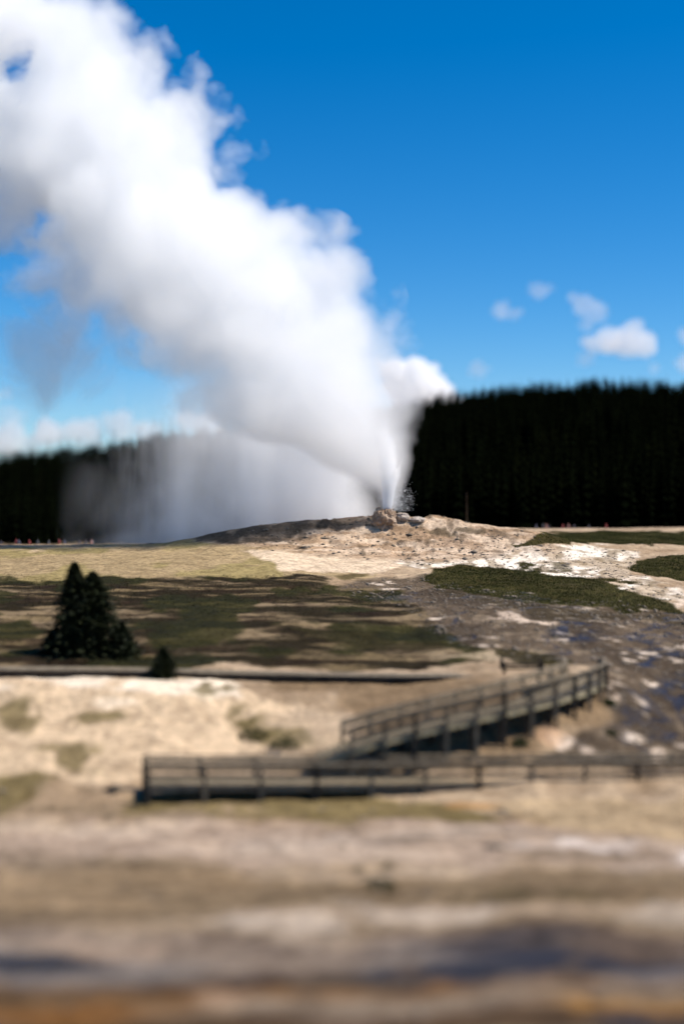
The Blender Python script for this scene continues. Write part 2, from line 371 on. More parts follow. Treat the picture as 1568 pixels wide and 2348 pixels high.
# --- white sinter apron
AP = poly([(960, 1262), (1010, 1240), (1150, 1222), (1250, 1252), (1480, 1262), (1470, 1290), (1440, 1310), (1500, 1338), (1600, 1360), (1700, 1400), (1540, 1378), (1420, 1340), (1300, 1318), (1060, 1292), (960, 1305), (900, 1290)], 8)
C = mixc(C, AP, (.46, .40, .33), .9); C = mixc(C, AP*sstep(.42, .55, n1+.06), (.74, .71, .68), .92)
C = mixc(C, AP*sstep(.54, .62, n2), (.26, .21, .14), .7)
w = .9*ell(1010, 1268, 45, 9)*sstep(.38, .5, n2); C = mixc(C, w, (.09, .075, .075), .85); wet = np.maximum(wet, w*.8)
C = mixc(C, ell(1330, 1345, 60, 6), (.62, .57, .52), .8)
for (a, b, c, d) in ((800, 1322, 30, 6), (1290, 1303, 26, 6), (1000, 1283, 30, 6)): C = mixc(C, ell(a, b, c, d), (.10, .085, .04), .8)
# --- the mound itself
dm = np.hypot((X-6.0)/17, (Y-159)/10)
md = sstep(1.15, .75, dm+.3*(n1-.5)); C = mixc(C, md, (.36, .265, .19), .9)
C = mixc(C, md*sstep(.46, .62, fbm(X*.3, Y*1.1, seed=97, oct=5)), (.56, .47, .39), .8); C = mixc(C, md*sstep(.42, .32, n2), (.15, .115, .085), .7)
C = mixc(C, poly([(330, 1238), (520, 1212), (720, 1186), (800, 1195), (700, 1226), (520, 1240), (360, 1250)], 6)*sstep(.30, .52, n2+.06), (.10, .085, .07), .9)
C = mixc(C, md*ell(1050, 1222, 90, 9)*sstep(.40, .52, n2), (.11, .09, .065), .8)
# --- turf
GRS = np.maximum.reduce([poly([(950, 1336), (1000, 1305), (1060, 1292), (1200, 1299), (1300, 1318), (1450, 1345), (1530, 1372), (1600, 1412), (1420, 1404), (1250, 1388), (1100, 1366), (990, 1350)], 16),
                         poly([(1165, 1240), (1250, 1226), (1400, 1221), (2300, 1216), (2300, 1255), (1568, 1252), (1420, 1250), (1300, 1252), (1220, 1248)], 5),
                         poly([(1440, 1300), (1500, 1284), (1640, 1268), (2300, 1270), (2300, 1360), (1640, 1350), (1500, 1322)], 6)])
GRS = sstep(.25, .75, GRS+(n2-.5)*1.1*(GRS > .01)*(GRS < .995))
C = mixc(C, GRS, (.058, .053, .016), .95); gr = GRS
C = mixc(C, poly([(980, 1352), (1250, 1390), (1420, 1408), (1620, 1418), (1620, 1440), (1400, 1425), (1200, 1404), (1000, 1366)], 10), (.075, .062, .040), .75)
far = sstep(215, 250, Y); C = mixc(C, far*(PU > 800), (.50, .41, .34), .8); C = mixc(C, far*(PU <= 800), (.22, .18, .13), .6)
C *= np.array([.97, .885, .775])
C *= (1-.24*sstep(66, 50, Y)-.14*sstep(49, 43, Y))[:, None]      # the flat by the river darkens towards its near edge
_l = np.clip(C@np.array([.3, .6, .1]), .01, 1); C *= ((_l/.26)**.22)[:, None]
C *= (0.80+.40*fbm(X*1.7, Y*1.1, seed=91, oct=3))[:, None]

def ground_mat():
    m, nt, out = new_mat('sinter_ground')
    b = N(nt, 'ShaderNodeBsdfPrincipled'); at_c = N(nt, 'ShaderNodeAttribute', _attribute_name='cover'); at_w = N(nt, 'ShaderNodeAttribute', _attribute_name='wet')
    v = COORD(nt, 'Object')
    na = NOISE(nt, v, 2.4, 7, .65, .4); nb = NOISE(nt, v, .55, 6, .6, .6); vs = COORD(nt, 'Object', (1.0, 1.0, 1.0))
    f1 = RAMP(nt, na, [(.30, (.55, .52, .50)), (.5, (1, 1, 1)), (.72, (1.28, 1.26, 1.22))])
    f2 = RAMP(nt, nb, [(.32, (.72, .70, .68)), (.52, (1, 1, 1)), (.70, (1.18, 1.17, 1.15))])
    c = MIXC(nt, 1.0, at_c.outputs['Color'], f1, 'MULTIPLY'); c = MIXC(nt, 1.0, c, f2, 'MULTIPLY')
    nt.links.new(c, b.inputs['Base Color'])
    nt.links.new(MATH(nt, 'MULTIPLY_ADD', at_w.outputs['Fac'], .09, .03), b.inputs['Specular IOR Level'])
    r = MATH(nt, 'MULTIPLY_ADD', at_w.outputs['Fac'], -.55, .92); nt.links.new(r, b.inputs['Roughness'])
    bp = N(nt, 'ShaderNodeBump', Distance=.25)
    s = MATH(nt, 'MULTIPLY_ADD', at_w.outputs['Fac'], -.62, .75); nt.links.new(s, bp.inputs['Strength'])
    hgt = MATH(nt, 'ADD', na, MATH(nt, 'MULTIPLY', nb, .8)); nt.links.new(hgt, bp.inputs['Height'])
    nt.links.new(bp.outputs[0], b.inputs['Normal'])
    nt.links.new(b.outputs[0], out.inputs[0]); return m
me = np_mesh('ground', VT, FT, ground_mat(), True)
ca = me.color_attributes.new('cover', 'FLOAT_COLOR', 'POINT')
ca.data.foreach_set('color', np.concatenate([np.clip(C, .01, .85), np.ones((len(C), 1))], 1).astype(np.float32).ravel())
wa = me.attributes.new('wet', 'FLOAT', 'POINT'); wa.data.foreach_set('value', wet.astype(np.float32))
go = bpy.data.objects.new('ground', me); COL.objects.link(go); go['kind'] = 'structure'

# ------------------------------------------------------------------ hills
def hill(name, u_pts, v_pts, y0, y1, u_lo, u_hi, tree_h, zb=7.0):
    """a ridge whose crest line (less the height of its trees) is surveyed at distance y1, its foot at y0"""
    us = np.linspace(u_lo, u_hi, 120); ts = np.linspace(0, 1.5, 40)
    V = []
    for t in ts:
        y = y0 + (y1-y0)*t
        zc = EYE-(np.interp(us, u_pts, v_pts)-V0)*y1/FPX - tree_h
        prof = sstep(0, 1, min(t, 1.0)) if t <= 1 else 1-.15*(t-1)
        x = (us-U0)*y1/FPX*(y0/y1+(1-y0/y1)*min(t, 1.2))
        z = zb + (zc-zb)*(prof*.75+.25*min(t, 1.0)) + (fbm(us*.02, us*0+y*.03, seed=5)-.5)*3*(t > .05)
        V.append(np.stack([x, np.full_like(x, y), z], -1))
    V = np.array(V); n, m_ = V.shape[:2]
    i = np.arange(n-1)[:, None]*m_+np.arange(m_-1)[None, :]
    F = np.stack([i, i+1, i+m_+1, i+m_], -1).reshape(-1, 4)
    me = np_mesh(name, V.reshape(-1, 3), F, M['hillside'], True)
    o = bpy.data.objects.new(name, me); COL.objects.link(o); o['kind'] = 'structure'
    return V
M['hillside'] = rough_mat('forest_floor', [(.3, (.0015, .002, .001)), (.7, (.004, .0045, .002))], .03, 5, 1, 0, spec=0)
HR_U = [780, 900, 945, 1000, 1060, 1120, 1180, 1240, 1300, 1400, 1568, 1900, 2600]
HR_V = [955, 935, 927, 914, 904, 899, 889, 884, 882, 884, 881, 879, 890]
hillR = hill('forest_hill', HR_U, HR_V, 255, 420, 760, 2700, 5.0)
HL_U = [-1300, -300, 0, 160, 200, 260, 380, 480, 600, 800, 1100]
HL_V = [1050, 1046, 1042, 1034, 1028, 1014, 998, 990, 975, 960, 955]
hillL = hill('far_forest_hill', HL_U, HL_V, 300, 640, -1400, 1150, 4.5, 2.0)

def conifer_mesh(h, r, tiers, seg, rng, droop=.35, base=.12, ragged=.35):
    """verts, faces (triangles) of one conifer: stacked ragged skirts of branch sprays around a thin stem"""
    V, F = [], []
    for k in range(tiers):
        f = k/(tiers-1); z = h*(base+(1-base)*f); rr = r*(1-f)**.8*rng.uniform(.75, 1.15)+.06*r
        th = h/tiers*1.7
        ph0 = rng.uniform(0, 6.28)
        for s in range(seg):
            a = ph0+s*2*math.pi/seg+rng.uniform(-.25, .25); L = rr*rng.uniform(1-ragged, 1+ragged*.6); w = math.pi/seg*1.15
            b = len(V)
            V += [(0, 0, z+th*.35), (math.cos(a-w)*L*.6, math.sin(a-w)*L*.6, z-th*.05), (math.cos(a)*L, math.sin(a)*L, z-droop*L*.8), (math.cos(a+w)*L*.6, math.sin(a+w)*L*.6, z-th*.05)]
            F += [(b, b+1, b+2), (b, b+2, b+3)]
    V.append((0, 0, h)); 
    return np.array(V), np.array(F)
def trunk_mesh(h, r0, r1, n=6, lean=0.0):
    V, F = [], []
    for k in range(5):
        z = h*k/4; r = r0+(r1-r0)*k/4; ox = lean*(k/4)**2*h
        for s in range(n): V.append((ox+math.cos(s*6.2832/n)*r, math.sin(s*6.2832/n)*r, z))
    for k in range(4):
        for s in range(n):
            a, b = k*n+s, k*n+(s+1) % n; F.append((a, b, b+n, a+n))
    F.append(tuple(range(n-1, -1, -1))); F.append(tuple(range(4*n, 5*n)))
    return np.array(V), F

prng = random.Random(5)
variants = [conifer_mesh(1.0, prng.uniform(.10, .16), 9, 6, prng, .5, .12) for _ in range(8)]
def forest(name, HV, count, hmin, hmax, label, tlo=0, thi=1.05, front=0):
    n, m_ = HV.shape[:2]; VV, FF = [], []; off = 0
    for q in range(count):
        if q < front: fi = prng.uniform(0, .08)*(n-1)
        else: fi = prng.uniform(tlo, thi)/1.5*(n-1)
        fj = prng.uniform(0, m_-1.01)
        i, j = min(int(fi), n-2), int(fj); a, b = fi-i, fj-j
        p = (HV[i, j]*(1-b)+HV[i, j+1]*b)*(1-a)+(HV[i+1, j]*(1-b)+HV[i+1, j+1]*b)*a
        v, f = variants[prng.randrange(len(variants))]
        if q > count-2200:
            i = 26; j = min(int(prng.uniform(0, m_-1.01)), m_-2); b = prng.random(); a = prng.uniform(-1.8, .9)
            p = HV[i, j]*(1-b)+HV[i, j+1]*b; p2 = HV[i+1, j]*(1-b)+HV[i+1, j+1]*b; p = p+(p2-p)*a
        h = prng.uniform(hmin, hmax)*(1 if q < front else .46 if q > count-2200 else 1-.66*sstep(.45, .95, fi/(n-1)*1.5)); c, s = math.cos(q), math.sin(q)
        w = np.stack([(v[:, 0]*c-v[:, 1]*s), (v[:, 0]*s+v[:, 1]*c), v[:, 2]], -1)*np.array([h*1.15, h*1.15, h]) + p - np.array([0, 0, .6])
        VV.append(w); FF.append(f+off); off += len(v)
    me = np_mesh(name, np.concatenate(VV), np.concatenate(FF), M['forest'])
    o = bpy.data.objects.new(name, me); COL.objects.link(o)
    return tag(o, label, 'forest', kind='stuff')
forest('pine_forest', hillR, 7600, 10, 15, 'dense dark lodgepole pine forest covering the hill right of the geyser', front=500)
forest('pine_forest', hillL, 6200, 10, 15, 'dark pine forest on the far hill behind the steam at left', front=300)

# single trees that stand out against the sky along the ridges, and pale trunks at the forest foot
def ridge_pine(u, v_top, y, h, label, group, rng, slim=.10):
    p = at(u, v_top, y); p.z -= h
    t = empty('pine_tree', p); tag(t, label, 'pine tree', group)
    v, f = conifer_mesh(h, h*slim, 8, 6, rng, .5, .42, .5)
    link_mesh('crown', v, f, M['forest'], t)
    v, f = trunk_mesh(h*.97, .16, .05, 5)
    link_mesh('trunk', v, f, M['bark'], t)
    return t
rr = random.Random(21)
for (u, v, y, h) in ((1222, 879, 415, 8.5), (1238, 874, 420, 9.5), (1282, 872, 420, 8), (1300, 870, 416, 10), (1322, 868, 420, 9), (1345, 872, 424, 8.5), (1360, 876, 418, 8), (1186, 880, 424, 8), (1165, 896, 420, 6), (1110, 894, 420, 6.5),
                    (1082, 896, 415, 7), (1420, 884, 420, 7), (1460, 880, 418, 7), (1510, 872, 420, 9), (1535, 882, 422, 7), (1562, 876, 420, 8)):
    ridge_pine(u, v, y, h, 'tall thin pine on the ridge line of the dark forested hill right of the geyser', 'pines along the right ridge', rr, rr.uniform(.08, .15))
def snag(u, v_top, y, h, label, group, mat, r=.12, name='dead_tree'):
    p = at(u, v_top, y); p.z -= h
    t = empty(name, p); tag(t, label, 'dead tree', group)
    v, f = trunk_mesh(h, r, r*.35, 6, rr.uniform(-.02, .02)); link_mesh('trunk', v, f, mat, t)
    for k in range(0 if name == 'bare_trunk' else 4):
        mb = MB(); z = h*rr.uniform(.45, .95); a = rr.uniform(0, 6.28); L = rr.uniform(.4, 1.2)
        mb.beam((0, 0, z), (math.cos(a)*L, math.sin(a)*L, z+rr.uniform(-.2, .3)), .06, .06)
        link_mesh('branch', mb.v, mb.f, mat, t)
for (u, v, h) in ((996, 900, 7), (1062, 898, 6), (1096, 893, 6), (1140, 890, 6), (1253, 884, 5), (1390, 880, 6)):
    snag(u, v, 418, h, 'bare grey snag sticking up from the right ridge above the black forest', 'snags on the right ridge', M['bark'])
for (u, v, h) in ((20, 1022, 9), (70, 1018, 9), (112, 1006, 11), (140, 1000, 11), (158, 1003, 10), (182, 1000, 11), (230, 992, 10), (262, 985, 10), (318, 975, 10), (356, 962, 14), (372, 966, 13), (392, 960, 14), (415, 962, 12), (452, 952, 14), (470, 948, 14), (512, 946, 12)):
    snag(u, v, 640, h+2, 'thin bare trunk on the far left ridge seen against low clouds and steam', 'snags on the left ridge', M['bark'], .28)
def foot_trunk(u, vt, vb, label, group=None):
    y = 246; h = (vb-vt)*y/FPX; snag(u, vt, y, h+.6, label, group, M['dead_wood'], .09, 'bare_trunk')
foot_trunk(1070, 1128, 1203, 'thin brownish bare trunk standing in front of the black forest right of the geyser')

# ------------------------------------------------------------------ boardwalks
def lathe_path(pts, n):
    """resample a polyline to n+1 evenly spaced points"""
    P = [Vector(p) for p in pts]; L = [0]
    for a, b in zip(P, P[1:]): L.append(L[-1]+(b-a).length)
    out = []
    for k in range(n+1):
        s = L[-1]*k/n; j = 0
        while j < len(L)-2 and s > L[j+1]: j += 1
        t = (s-L[j])/(L[j+1]-L[j]); out.append(P[j].lerp(P[j+1], t))
    return out
def catmull(pts, per=10):
    P = [Vector(p) for p in pts]; P = [P[0]*2-P[1]]+P+[P[-1]*2-P[-2]]; out = []
    for i in range(1, len(P)-2):
        for k in range(per):
            t = k/per; a, b, c, d = P[i-1:i+3]
            out.append(.5*((2*b)+(c-a)*t+(2*a-5*b+4*c-d)*t*t+(3*b-a-3*c+d)*t**3))
    out.append(P[-2]); return out
def frame_at(path, k):
    a = path[max(k-1, 0)]; b = path[min(k+1, len(path)-1)]
    d = (b-a); d.z = 0; d.normalize(); return Vector((d.y, -d.x, 0))     # points to the right of travel

def boardwalk(label, ctr, width, bay, rails, deck_t=.07, fascia=.22, post_w=.19, rail_h=1.1, rail_sides=(1, -1), rail_range=None, piers=True, legs_down=True, mats=('wood', 'wood_deck')):
    path = catmull(ctr, 12)
    L = sum((b-a).length for a, b in zip(path, path[1:]))
    org = path[0].copy(); root = empty('boardwalk', org); tag(root, label, 'boardwalk')
    nb = max(2, round(L/bay)); npl = int(L/.30)
    P = lathe_path(path, npl)
    mb = MB()
    for k in range(npl):
        a = P[k].lerp(P[k+1], .02); b = P[k].lerp(P[k+1], .95); mid = (a+b)/2; side = frame_at(P, k)
        w = width/2+random.uniform(-.03, .03)
        mb.beam(mid-side*w, mid+side*w, (b-a).length, deck_t, jit=.004)
    mb.build('deck', M[mats[1]], root)
    Q = lathe_path(path, nb*2)
    for s in (1, -1):
        mb = MB()
        for k in range(nb*2):
            sd = frame_at(Q, k); se = frame_at(Q, k+1); o = Vector((0, 0, -deck_t/2-fascia/2-.003))
            mb.beam(Q[k]+sd*s*(width/2-.05)+o, Q[k+1]+se*s*(width/2-.05)+o, .07, fascia)
        mb.build('stringer', M[mats[2] if len(mats) > 2 else mats[0]], root)
    R = lathe_path(path, nb)
    offs = width/2+post_w/2+.01
    for s in rail_sides:
        idx = [k for k in range(nb+1) if rail_range is None or rail_range[0] <= k/nb <= rail_range[1]]
        for k in idx:
            sd = frame_at(R, k); p = R[k]+sd*s*offs; g = gz(p.x, p.y)-.25
            mb = MB(); mb.beam((p.x, p.y, g if legs_down else p.z-.3), (p.x, p.y, p.z+rail_h), post_w, post_w, up=(0, 1, 0), jit=.008)
            mb.build('post', M['wood_dark' if k % 3 == 0 else mats[0]], root)
        for (hz, rh, rt) in rails:
            mb = MB()
            for a, b in zip(idx, idx[1:]):
                sa, sb = frame_at(R, a), frame_at(R, b); o = Vector((0, 0, hz)); q = offs-post_w/2-rt/2-.004 if hz < rail_h else offs
                mb.beam(R[a]+sa*s*q+o, R[b]+sb*s*q+o+Vector((0, 0, random.uniform(-.012, .012))), rt, rh, jit=.004)
            mb.build('rail', M[mats[0]], root)
    if piers:
        for k in range(nb+1):
            sd = frame_at(R, k); mb = MB()
            for s in (1, -1):
                p = R[k]+sd*s*(width/2-.35); g = gz(p.x, p.y)-.2; top = p.z-deck_t/2-fascia-.01
                if top-g > .15: mb.beam((p.x, p.y, g), (p.x, p.y, top), .30, .34, up=(0, 1, 0), jit=.015)
            z = R[k].z-deck_t/2-fascia-.12
            mb.beam(Vector((*(R[k]-sd*(width/2-.1)).xy, z)), Vector((*(R[k]+sd*(width/2-.1)).xy, z)), .22, .2)
            mb.build('pier', M['wood_dark'], root)
    return root
RAILS3 = [(1.13, .05, .17), (.92, .14, .045), (.50, .15, .045)]
# lower walk: along the river flat
boardwalk('long low boardwalk with post and rail fence along the flat foreground',
          [at(335, 1792, 72.0), at(560, 1792, 73.0), at(800, 1792, 74.0), at(1100, 1788, 75.2), at(1400, 1785, 76.2), at(1700, 1783, 77.5), at(2000, 1780, 79)], 2.1, 2.85, [(1.09, .08, .24), (.88, .20, .05), (.45, .22, .05)], rail_h=1.06, fascia=.24)
# ramp climbing to the right and turning back
boardwalk('raised boardwalk ramp with plank railing climbing the brown slope to a hairpin turn',
          [at(725, 1738, 75.7), at(815, 1704, 76.0), at(900, 1681, 76.7), at(1000, 1657, 77.4), at(1180, 1615, 79.6), at(1285, 1587, 82.5), at(1342, 1563, 86.5), at(1330, 1550, 90.2)], 2.2, 1.75, [(1.18, .08, .24), (.95, .25, .05), (.52, .25, .05)], rail_h=1.15, fascia=.26, rail_range=(.07, 1), mats=('wood', 'wood_deck', 'wood_sunlit'))
boardwalk('far low boardwalk on dark piers crossing the scrub terrace to the left',
          [at(1240, 1547, 91.4), at(1150, 1548, 91.6), at(900, 1548, 91.2), at(600, 1543, 91), at(300, 1535, 91), at(0, 1533, 91), at(-500, 1533, 92)], 1.8, 2.5, [(.98, .05, .15), (.55, .14, .045)], rail_h=.95, fascia=.25, rail_range=(0, .075), mats=('wood_dark', 'wood'))

# ------------------------------------------------------------------ young firs and shrubs at left
def fir(loc, h, r, label, seed, name='fir_tree', tops=1, mat='needles', base=.03):
    rg = random.Random(seed); t = empty(name, loc); tag(t, label, 'fir tree' if name == 'fir_tree' else 'shrub')
    V, F = [], []
    nb = int(1100*(h/6)**1.2)+260
    for k in range(nb):
        f = rg.random()**.85; z = h*(base+(1-base)*f)
        rad = r*((1-f)**.75)*(.8+.4*math.sin(k*.7+seed))+.08
        a = rg.uniform(0, 6.2832); L = rad*rg.uniform(.55, 1.12)
        # a branch: a drooping spray of needle blades
        nblade = 7
        for q in range(nblade):
            s = (q+1)/nblade; ax = a+rg.uniform(-.3, .3)*s; d = L*s
            c = Vector((math.cos(ax)*d, math.sin(ax)*d, z+.20*h*.2*(1-s)-d*.28*s+rg.uniform(-.06, .06)))
            e = Vector((math.cos(ax+rg.uniform(-1, 1)), math.sin(ax+rg.uniform(-1, 1)), rg.uniform(-.4, .7))).normalized()
            ll = .10+.22*min(r/2, 1)*rg.uniform(.6, 1.2); wdt = ll*.33; sd = e.cross(Vector((rg.uniform(-1, 1), rg.uniform(-1, 1), 1))).normalized()
            b = len(V); V += [c-e*ll*.3-sd*wdt, c-e*ll*.3+sd*wdt, c+e*ll]; F.append((b, b+1, b+2))
    link_mesh('crown', V, F, M[mat], t)
    v, f = trunk_mesh(h*.95, .05+h*.017, .02, 8); link_mesh('trunk', v, f, M['bark'], t)
    return t
def gp(u, y, dz=0):
    x = (u-U0)*y/FPX; return Vector((x, y, gz(x, y)-.08+dz))
fir(gp(214, 99.2), 5.6, 4.1, 'broad dark fir tree standing alone on the scrub terrace at left', 3)
fir(gp(172, 99.8), 6.2, 2.4, 'slim pointed fir growing against the left flank of the broad dark fir', 4)
fir(gp(278, 98.6), 2.3, 1.9, 'low spreading fir sapling at the right foot of the broad dark fir', 5, 'fir_sapling')
fir(gp(128, 99.5), 1.7, 1.5, 'low dark juniper shrub at the left foot of the firs', 8, 'juniper_shrub')
fir(gp(375, 89.8), 1.9, 1.2, 'small conical shrub beside the far boardwalk above the pale bank', 6, 'conical_shrub')
# bushes of the bank
def bush(u, y, r, h, label, seed):
    rg = random.Random(seed); t = gp(u, y); V, F = [], []
    for k in range(420):
        a = rg.uniform(0, 6.28); q = rg.random()**.5*r; z = h*(1-(q/r)**2)*rg.random()
        c = Vector((math.cos(a)*q, math.sin(a)*q, z)); e = Vector((rg.uniform(-1, 1), rg.uniform(-1, 1), rg.uniform(.1, 1))).normalized(); sd = e.cross(Vector((rg.uniform(-1, 1), rg.uniform(-1, 1), .3))).normalized()
        l = .16*rg.uniform(.6, 1.3); b = len(V); V += [c-sd*l*.3, c+sd*l*.3, c+e*l]; F.append((b, b+1, b+2))
    o = link_mesh('sage_bush', V, F, M['shrub'], None, loc=t); tag(o, label, 'bush')
bush(580, 80.5, 1.0, .6, 'olive bush on the pale bank left of the ramp foot', 1)
bush(655, 79.0, .9, .6, 'olive bush beside the ramp foot, lower of the bank bushes', 2)
bush(1190, 78.2, .55, .35, 'small dark bush under the ramp deck', 3)
bush(1395, 84.5, .5, .35, 'low dark bush just right of the hairpin turn of the ramp', 4)
bush(1400, 80.5, .35, .25, 'tiny dark bush on the brown slope below the hairpin turn', 5)
bush(870, 56.8, .8, .35, 'dark low bush on the bare flat in front of the lower boardwalk', 6)

# ------------------------------------------------------------------ grass and scrub (uncountable), rubble
def scatter(name, weight, count, lab, mat, hmin, hmax, blades, seed, cat):
    r = np.random.default_rng(seed)
    area = np.ones(len(X))*(Y**1.0)*np.interp(Y, yy, np.gradient(yy)); w = np.clip(weight, 0, 1)**1.5*area*(np.abs(PU-784) < 1000)*(Y < 240)
    w = w/w.sum(); id_ = r.choice(len(X), count, p=w)
    jx = X[id_]+r.normal(0, .12, count)*Y[id_]/80; jy = Y[id_]+r.normal(0, .15, count)
    jz = ground(jx, jy)
    V = np.zeros((count, blades, 3, 3))
    for b in range(blades):
        a = r.uniform(0, 6.283, count); h = r.uniform(hmin, hmax, count); ox = r.normal(0, .10, count); oy = r.normal(0, .10, count)
        lx, ly = np.cos(a)*h*.45*r.random(count), np.sin(a)*h*.45*r.random(count); wd = h*r.uniform(.10, .2, count)
        pa = a+1.57
        base = np.stack([jx+ox, jy+oy, jz-.02], -1)
        off = np.stack([np.cos(pa)*wd, np.sin(pa)*wd, 0*wd], -1)
        V[:, b, 0] = base-off; V[:, b, 1] = base+off; V[:, b, 2] = base+np.stack([lx, ly, h], -1)
    V = V.reshape(-1, 3); F = np.arange(len(V)).reshape(-1, 3)
    o = bpy.data.objects.new(name, np_mesh(name, V, F, M[mat])); COL.objects.link(o); tag(o, lab, cat, kind='stuff')
scatter('grass', gr, 60000, 'short green turf between the white sinter and the runoff', 'grass', .06, .19, 5, 1, 'grass')
scatter('scrub', sc, 17000, 'patchy dry dark scrub covering the terrace below the geyser', 'drygrass', .04, .15, 3, 2, 'scrub')
def rubble():
    r = np.random.default_rng(8); w = (RUN*.6+md*.35+  .06*(Y < 74)*(np.abs(PU-784) < 900)+.3*AP)*np.interp(Y, yy, np.gradient(yy))*Y*(np.abs(PU-784) < 950); w /= w.sum()
    n = 5200; id_ = r.choice(len(X), n, p=w); x = X[id_]+r.normal(0, .1, n); y = Y[id_]+r.normal(0, .1, n); z = ground(x, y)
    oc = np.array([(1, 0, 0), (-1, 0, 0), (0, 1, 0), (0, -1, 0), (0, 0, 1), (0, 0, -1)], float)
    of = np.array([(0, 2, 4), (2, 1, 4), (1, 3, 4), (3, 0, 4), (2, 0, 5), (1, 2, 5), (3, 1, 5), (0, 3, 5)])
    s = r.lognormal(-2.55, .55, n)
    V = oc[None]*s[:, None, None]*r.uniform(.55, 1.3, (n, 6, 1))*np.array([1.3, 1.3, .6]) + np.stack([x, y, z], -1)[:, None]
    F = (of[None]+6*np.arange(n)[:, None, None]).reshape(-1, 3)
    o = bpy.data.objects.new('gravel', np_mesh('gravel', V.reshape(-1, 3), F, M['pebble'])); COL.objects.link(o)
    tag(o, 'scattered crumbs of broken sinter on the runoff and the mound', 'gravel', kind='stuff')
rubble()

# ------------------------------------------------------------------ far crowd
def crowd(name, us, y, label):
    rg = random.Random(len(us)); mb = MB(); V, F = [], []
    for u in us:
        x = (u-U0)*y/FPX; yv = y+rg.uniform(-3, 3); z = gz(x, yv)-.75; h = rg.uniform(1.55, 1.8)
        prof = [(0, .16), (.45, .17), (.5, .19), (.62, .17), (.80, .22), (.85, .10), (.88, .07), (.90, .11), (.95, .12), (1, .03)]
        b = len(V)
        for (t, r) in prof:
            for s in range(7): V.append((x+math.cos(s*.8976)*r*1.1, yv+math.sin(s*.8976)*r*.7, z+t*h))
        for k in range(len(prof)-1):
            for s in range(7): F.append((b+k*7+s, b+k*7+(s+1) % 7, b+(k+1)*7+(s+1) % 7, b+(k+1)*7+s))
    o = link_mesh(name, V, F, M['crowd'], None, True); tag(o, label, 'crowd', kind='stuff')
m, nt, out = new_mat('jackets')
b = N(nt, 'ShaderNodeBsdfPrincipled', Roughness=.8); geo = nt.nodes.new('ShaderNodeNewGeometry')
nt.links.new(RAMP(nt, geo.outputs['Random Per Island'], [(0, (.16, .02, .02)), (.25, (.05, .04, .05)), (.45, (.05, .05, .08)), (.6, (.25, .12, .10)), (.7, (.05, .05, .06)), (.9, (.35, .06, .07))], 'CONSTANT'), b.inputs['Base Color'])
nt.links.new(b.outputs[0], out.inputs[0]); M['crowd'] = m
cr = random.Random(3)
crowd('far_crowd', [1228, 1240, 1246, 1262, 1290, 1297, 1318, 1352, 1385], 247, 'far-off crowd of tiny spectators in red and dark jackets under the forest at right')
crowd('far_crowd', [cr.choice((15, 60, 150, 215))+cr.gauss(0, 16) for _ in range(14)], 207, 'far-off crowd of tiny spectators on the hazy plain at left')

# ------------------------------------------------------------------ geyser cone and vent rocks
VENT = Vector(((886-U0)*160/FPX, 160.0, 0)); VENT.z = EYE-(1166-V0)*160/FPX
def blob_rock(name, c, rx, ry, rz, mat, seed, label=None, cat=None, crater=False, amp=.28, freq=2.2, res=60):
    th = np.linspace(0, 2*np.pi, res*2, endpoint=False); ph = np.linspace(0, np.pi, res)
    P, Tt = np.meshgrid(ph, th, indexing='ij')
    d = np.stack([np.sin(P)*np.cos(Tt), np.sin(P)*np.sin(Tt), np.cos(P)], -1)
    n = fbm(d[..., 0]*freq+seed, d[..., 1]*freq, d[..., 2]*freq, seed=seed, oct=5); bl = 1-np.abs(2*vnoise(d[..., 0]*freq*1.6+9, d[..., 1]*freq*1.6, d[..., 2]*freq*1.6, seed+3)-1)
    r = 1+(n-.5)*amp*2+(bl-.5)*amp
    v = d*r[..., None]*np.array([rx, ry, rz])
    if crater:
        q = np.hypot(v[..., 0]/rx, v[..., 1]/ry); v[..., 2] -= np.where(d[..., 2] > 0, sstep(.42, .15, q)*rz*.9, 0)
    n0, n1_ = v.shape[:2]; i = np.arange(n0-1)[:, None]*n1_+np.arange(n1_)[None, :]; j = np.arange(n0-1)[:, None]*n1_+(np.arange(n1_)[None, :]+1) % n1_
    F = np.stack([i, i+n1_, j+n1_, j], -1).reshape(-1, 4)
    o = bpy.data.objects.new(name, np_mesh(name, v.reshape(-1, 3), F, M[mat], True)); COL.objects.link(o); o.location = c
    if label: tag(o, label, cat)
    return o
cz = max(gz(VENT.x, 159.6), VENT.z-1.15)
blob_rock('geyser_cone', (VENT.x-.25, 160, cz-.25), 1.22, 1.2, VENT.z-cz+.30, 'cone', 4, 'knobbly tan sinter cone at the mouth of the erupting geyser', 'geyser cone', True, .34, 3.4)
def rock(u, v, y, rx, rz, mat, seed, label):
    p = at(u, v, y); blob_rock('sinter_rock', p, rx, rx*.8, rz, mat, seed, label, 'rock', amp=.35)
rock(922, 1186, 160.6, .8, .5, 'pale_rock', 12, 'pale sunlit sinter hump directly right of the geyser cone')
rock(955, 1192, 160.5, .8, .3, 'pale_rock', 15, 'flat pale sinter slab sloping away right of the sunlit hump')

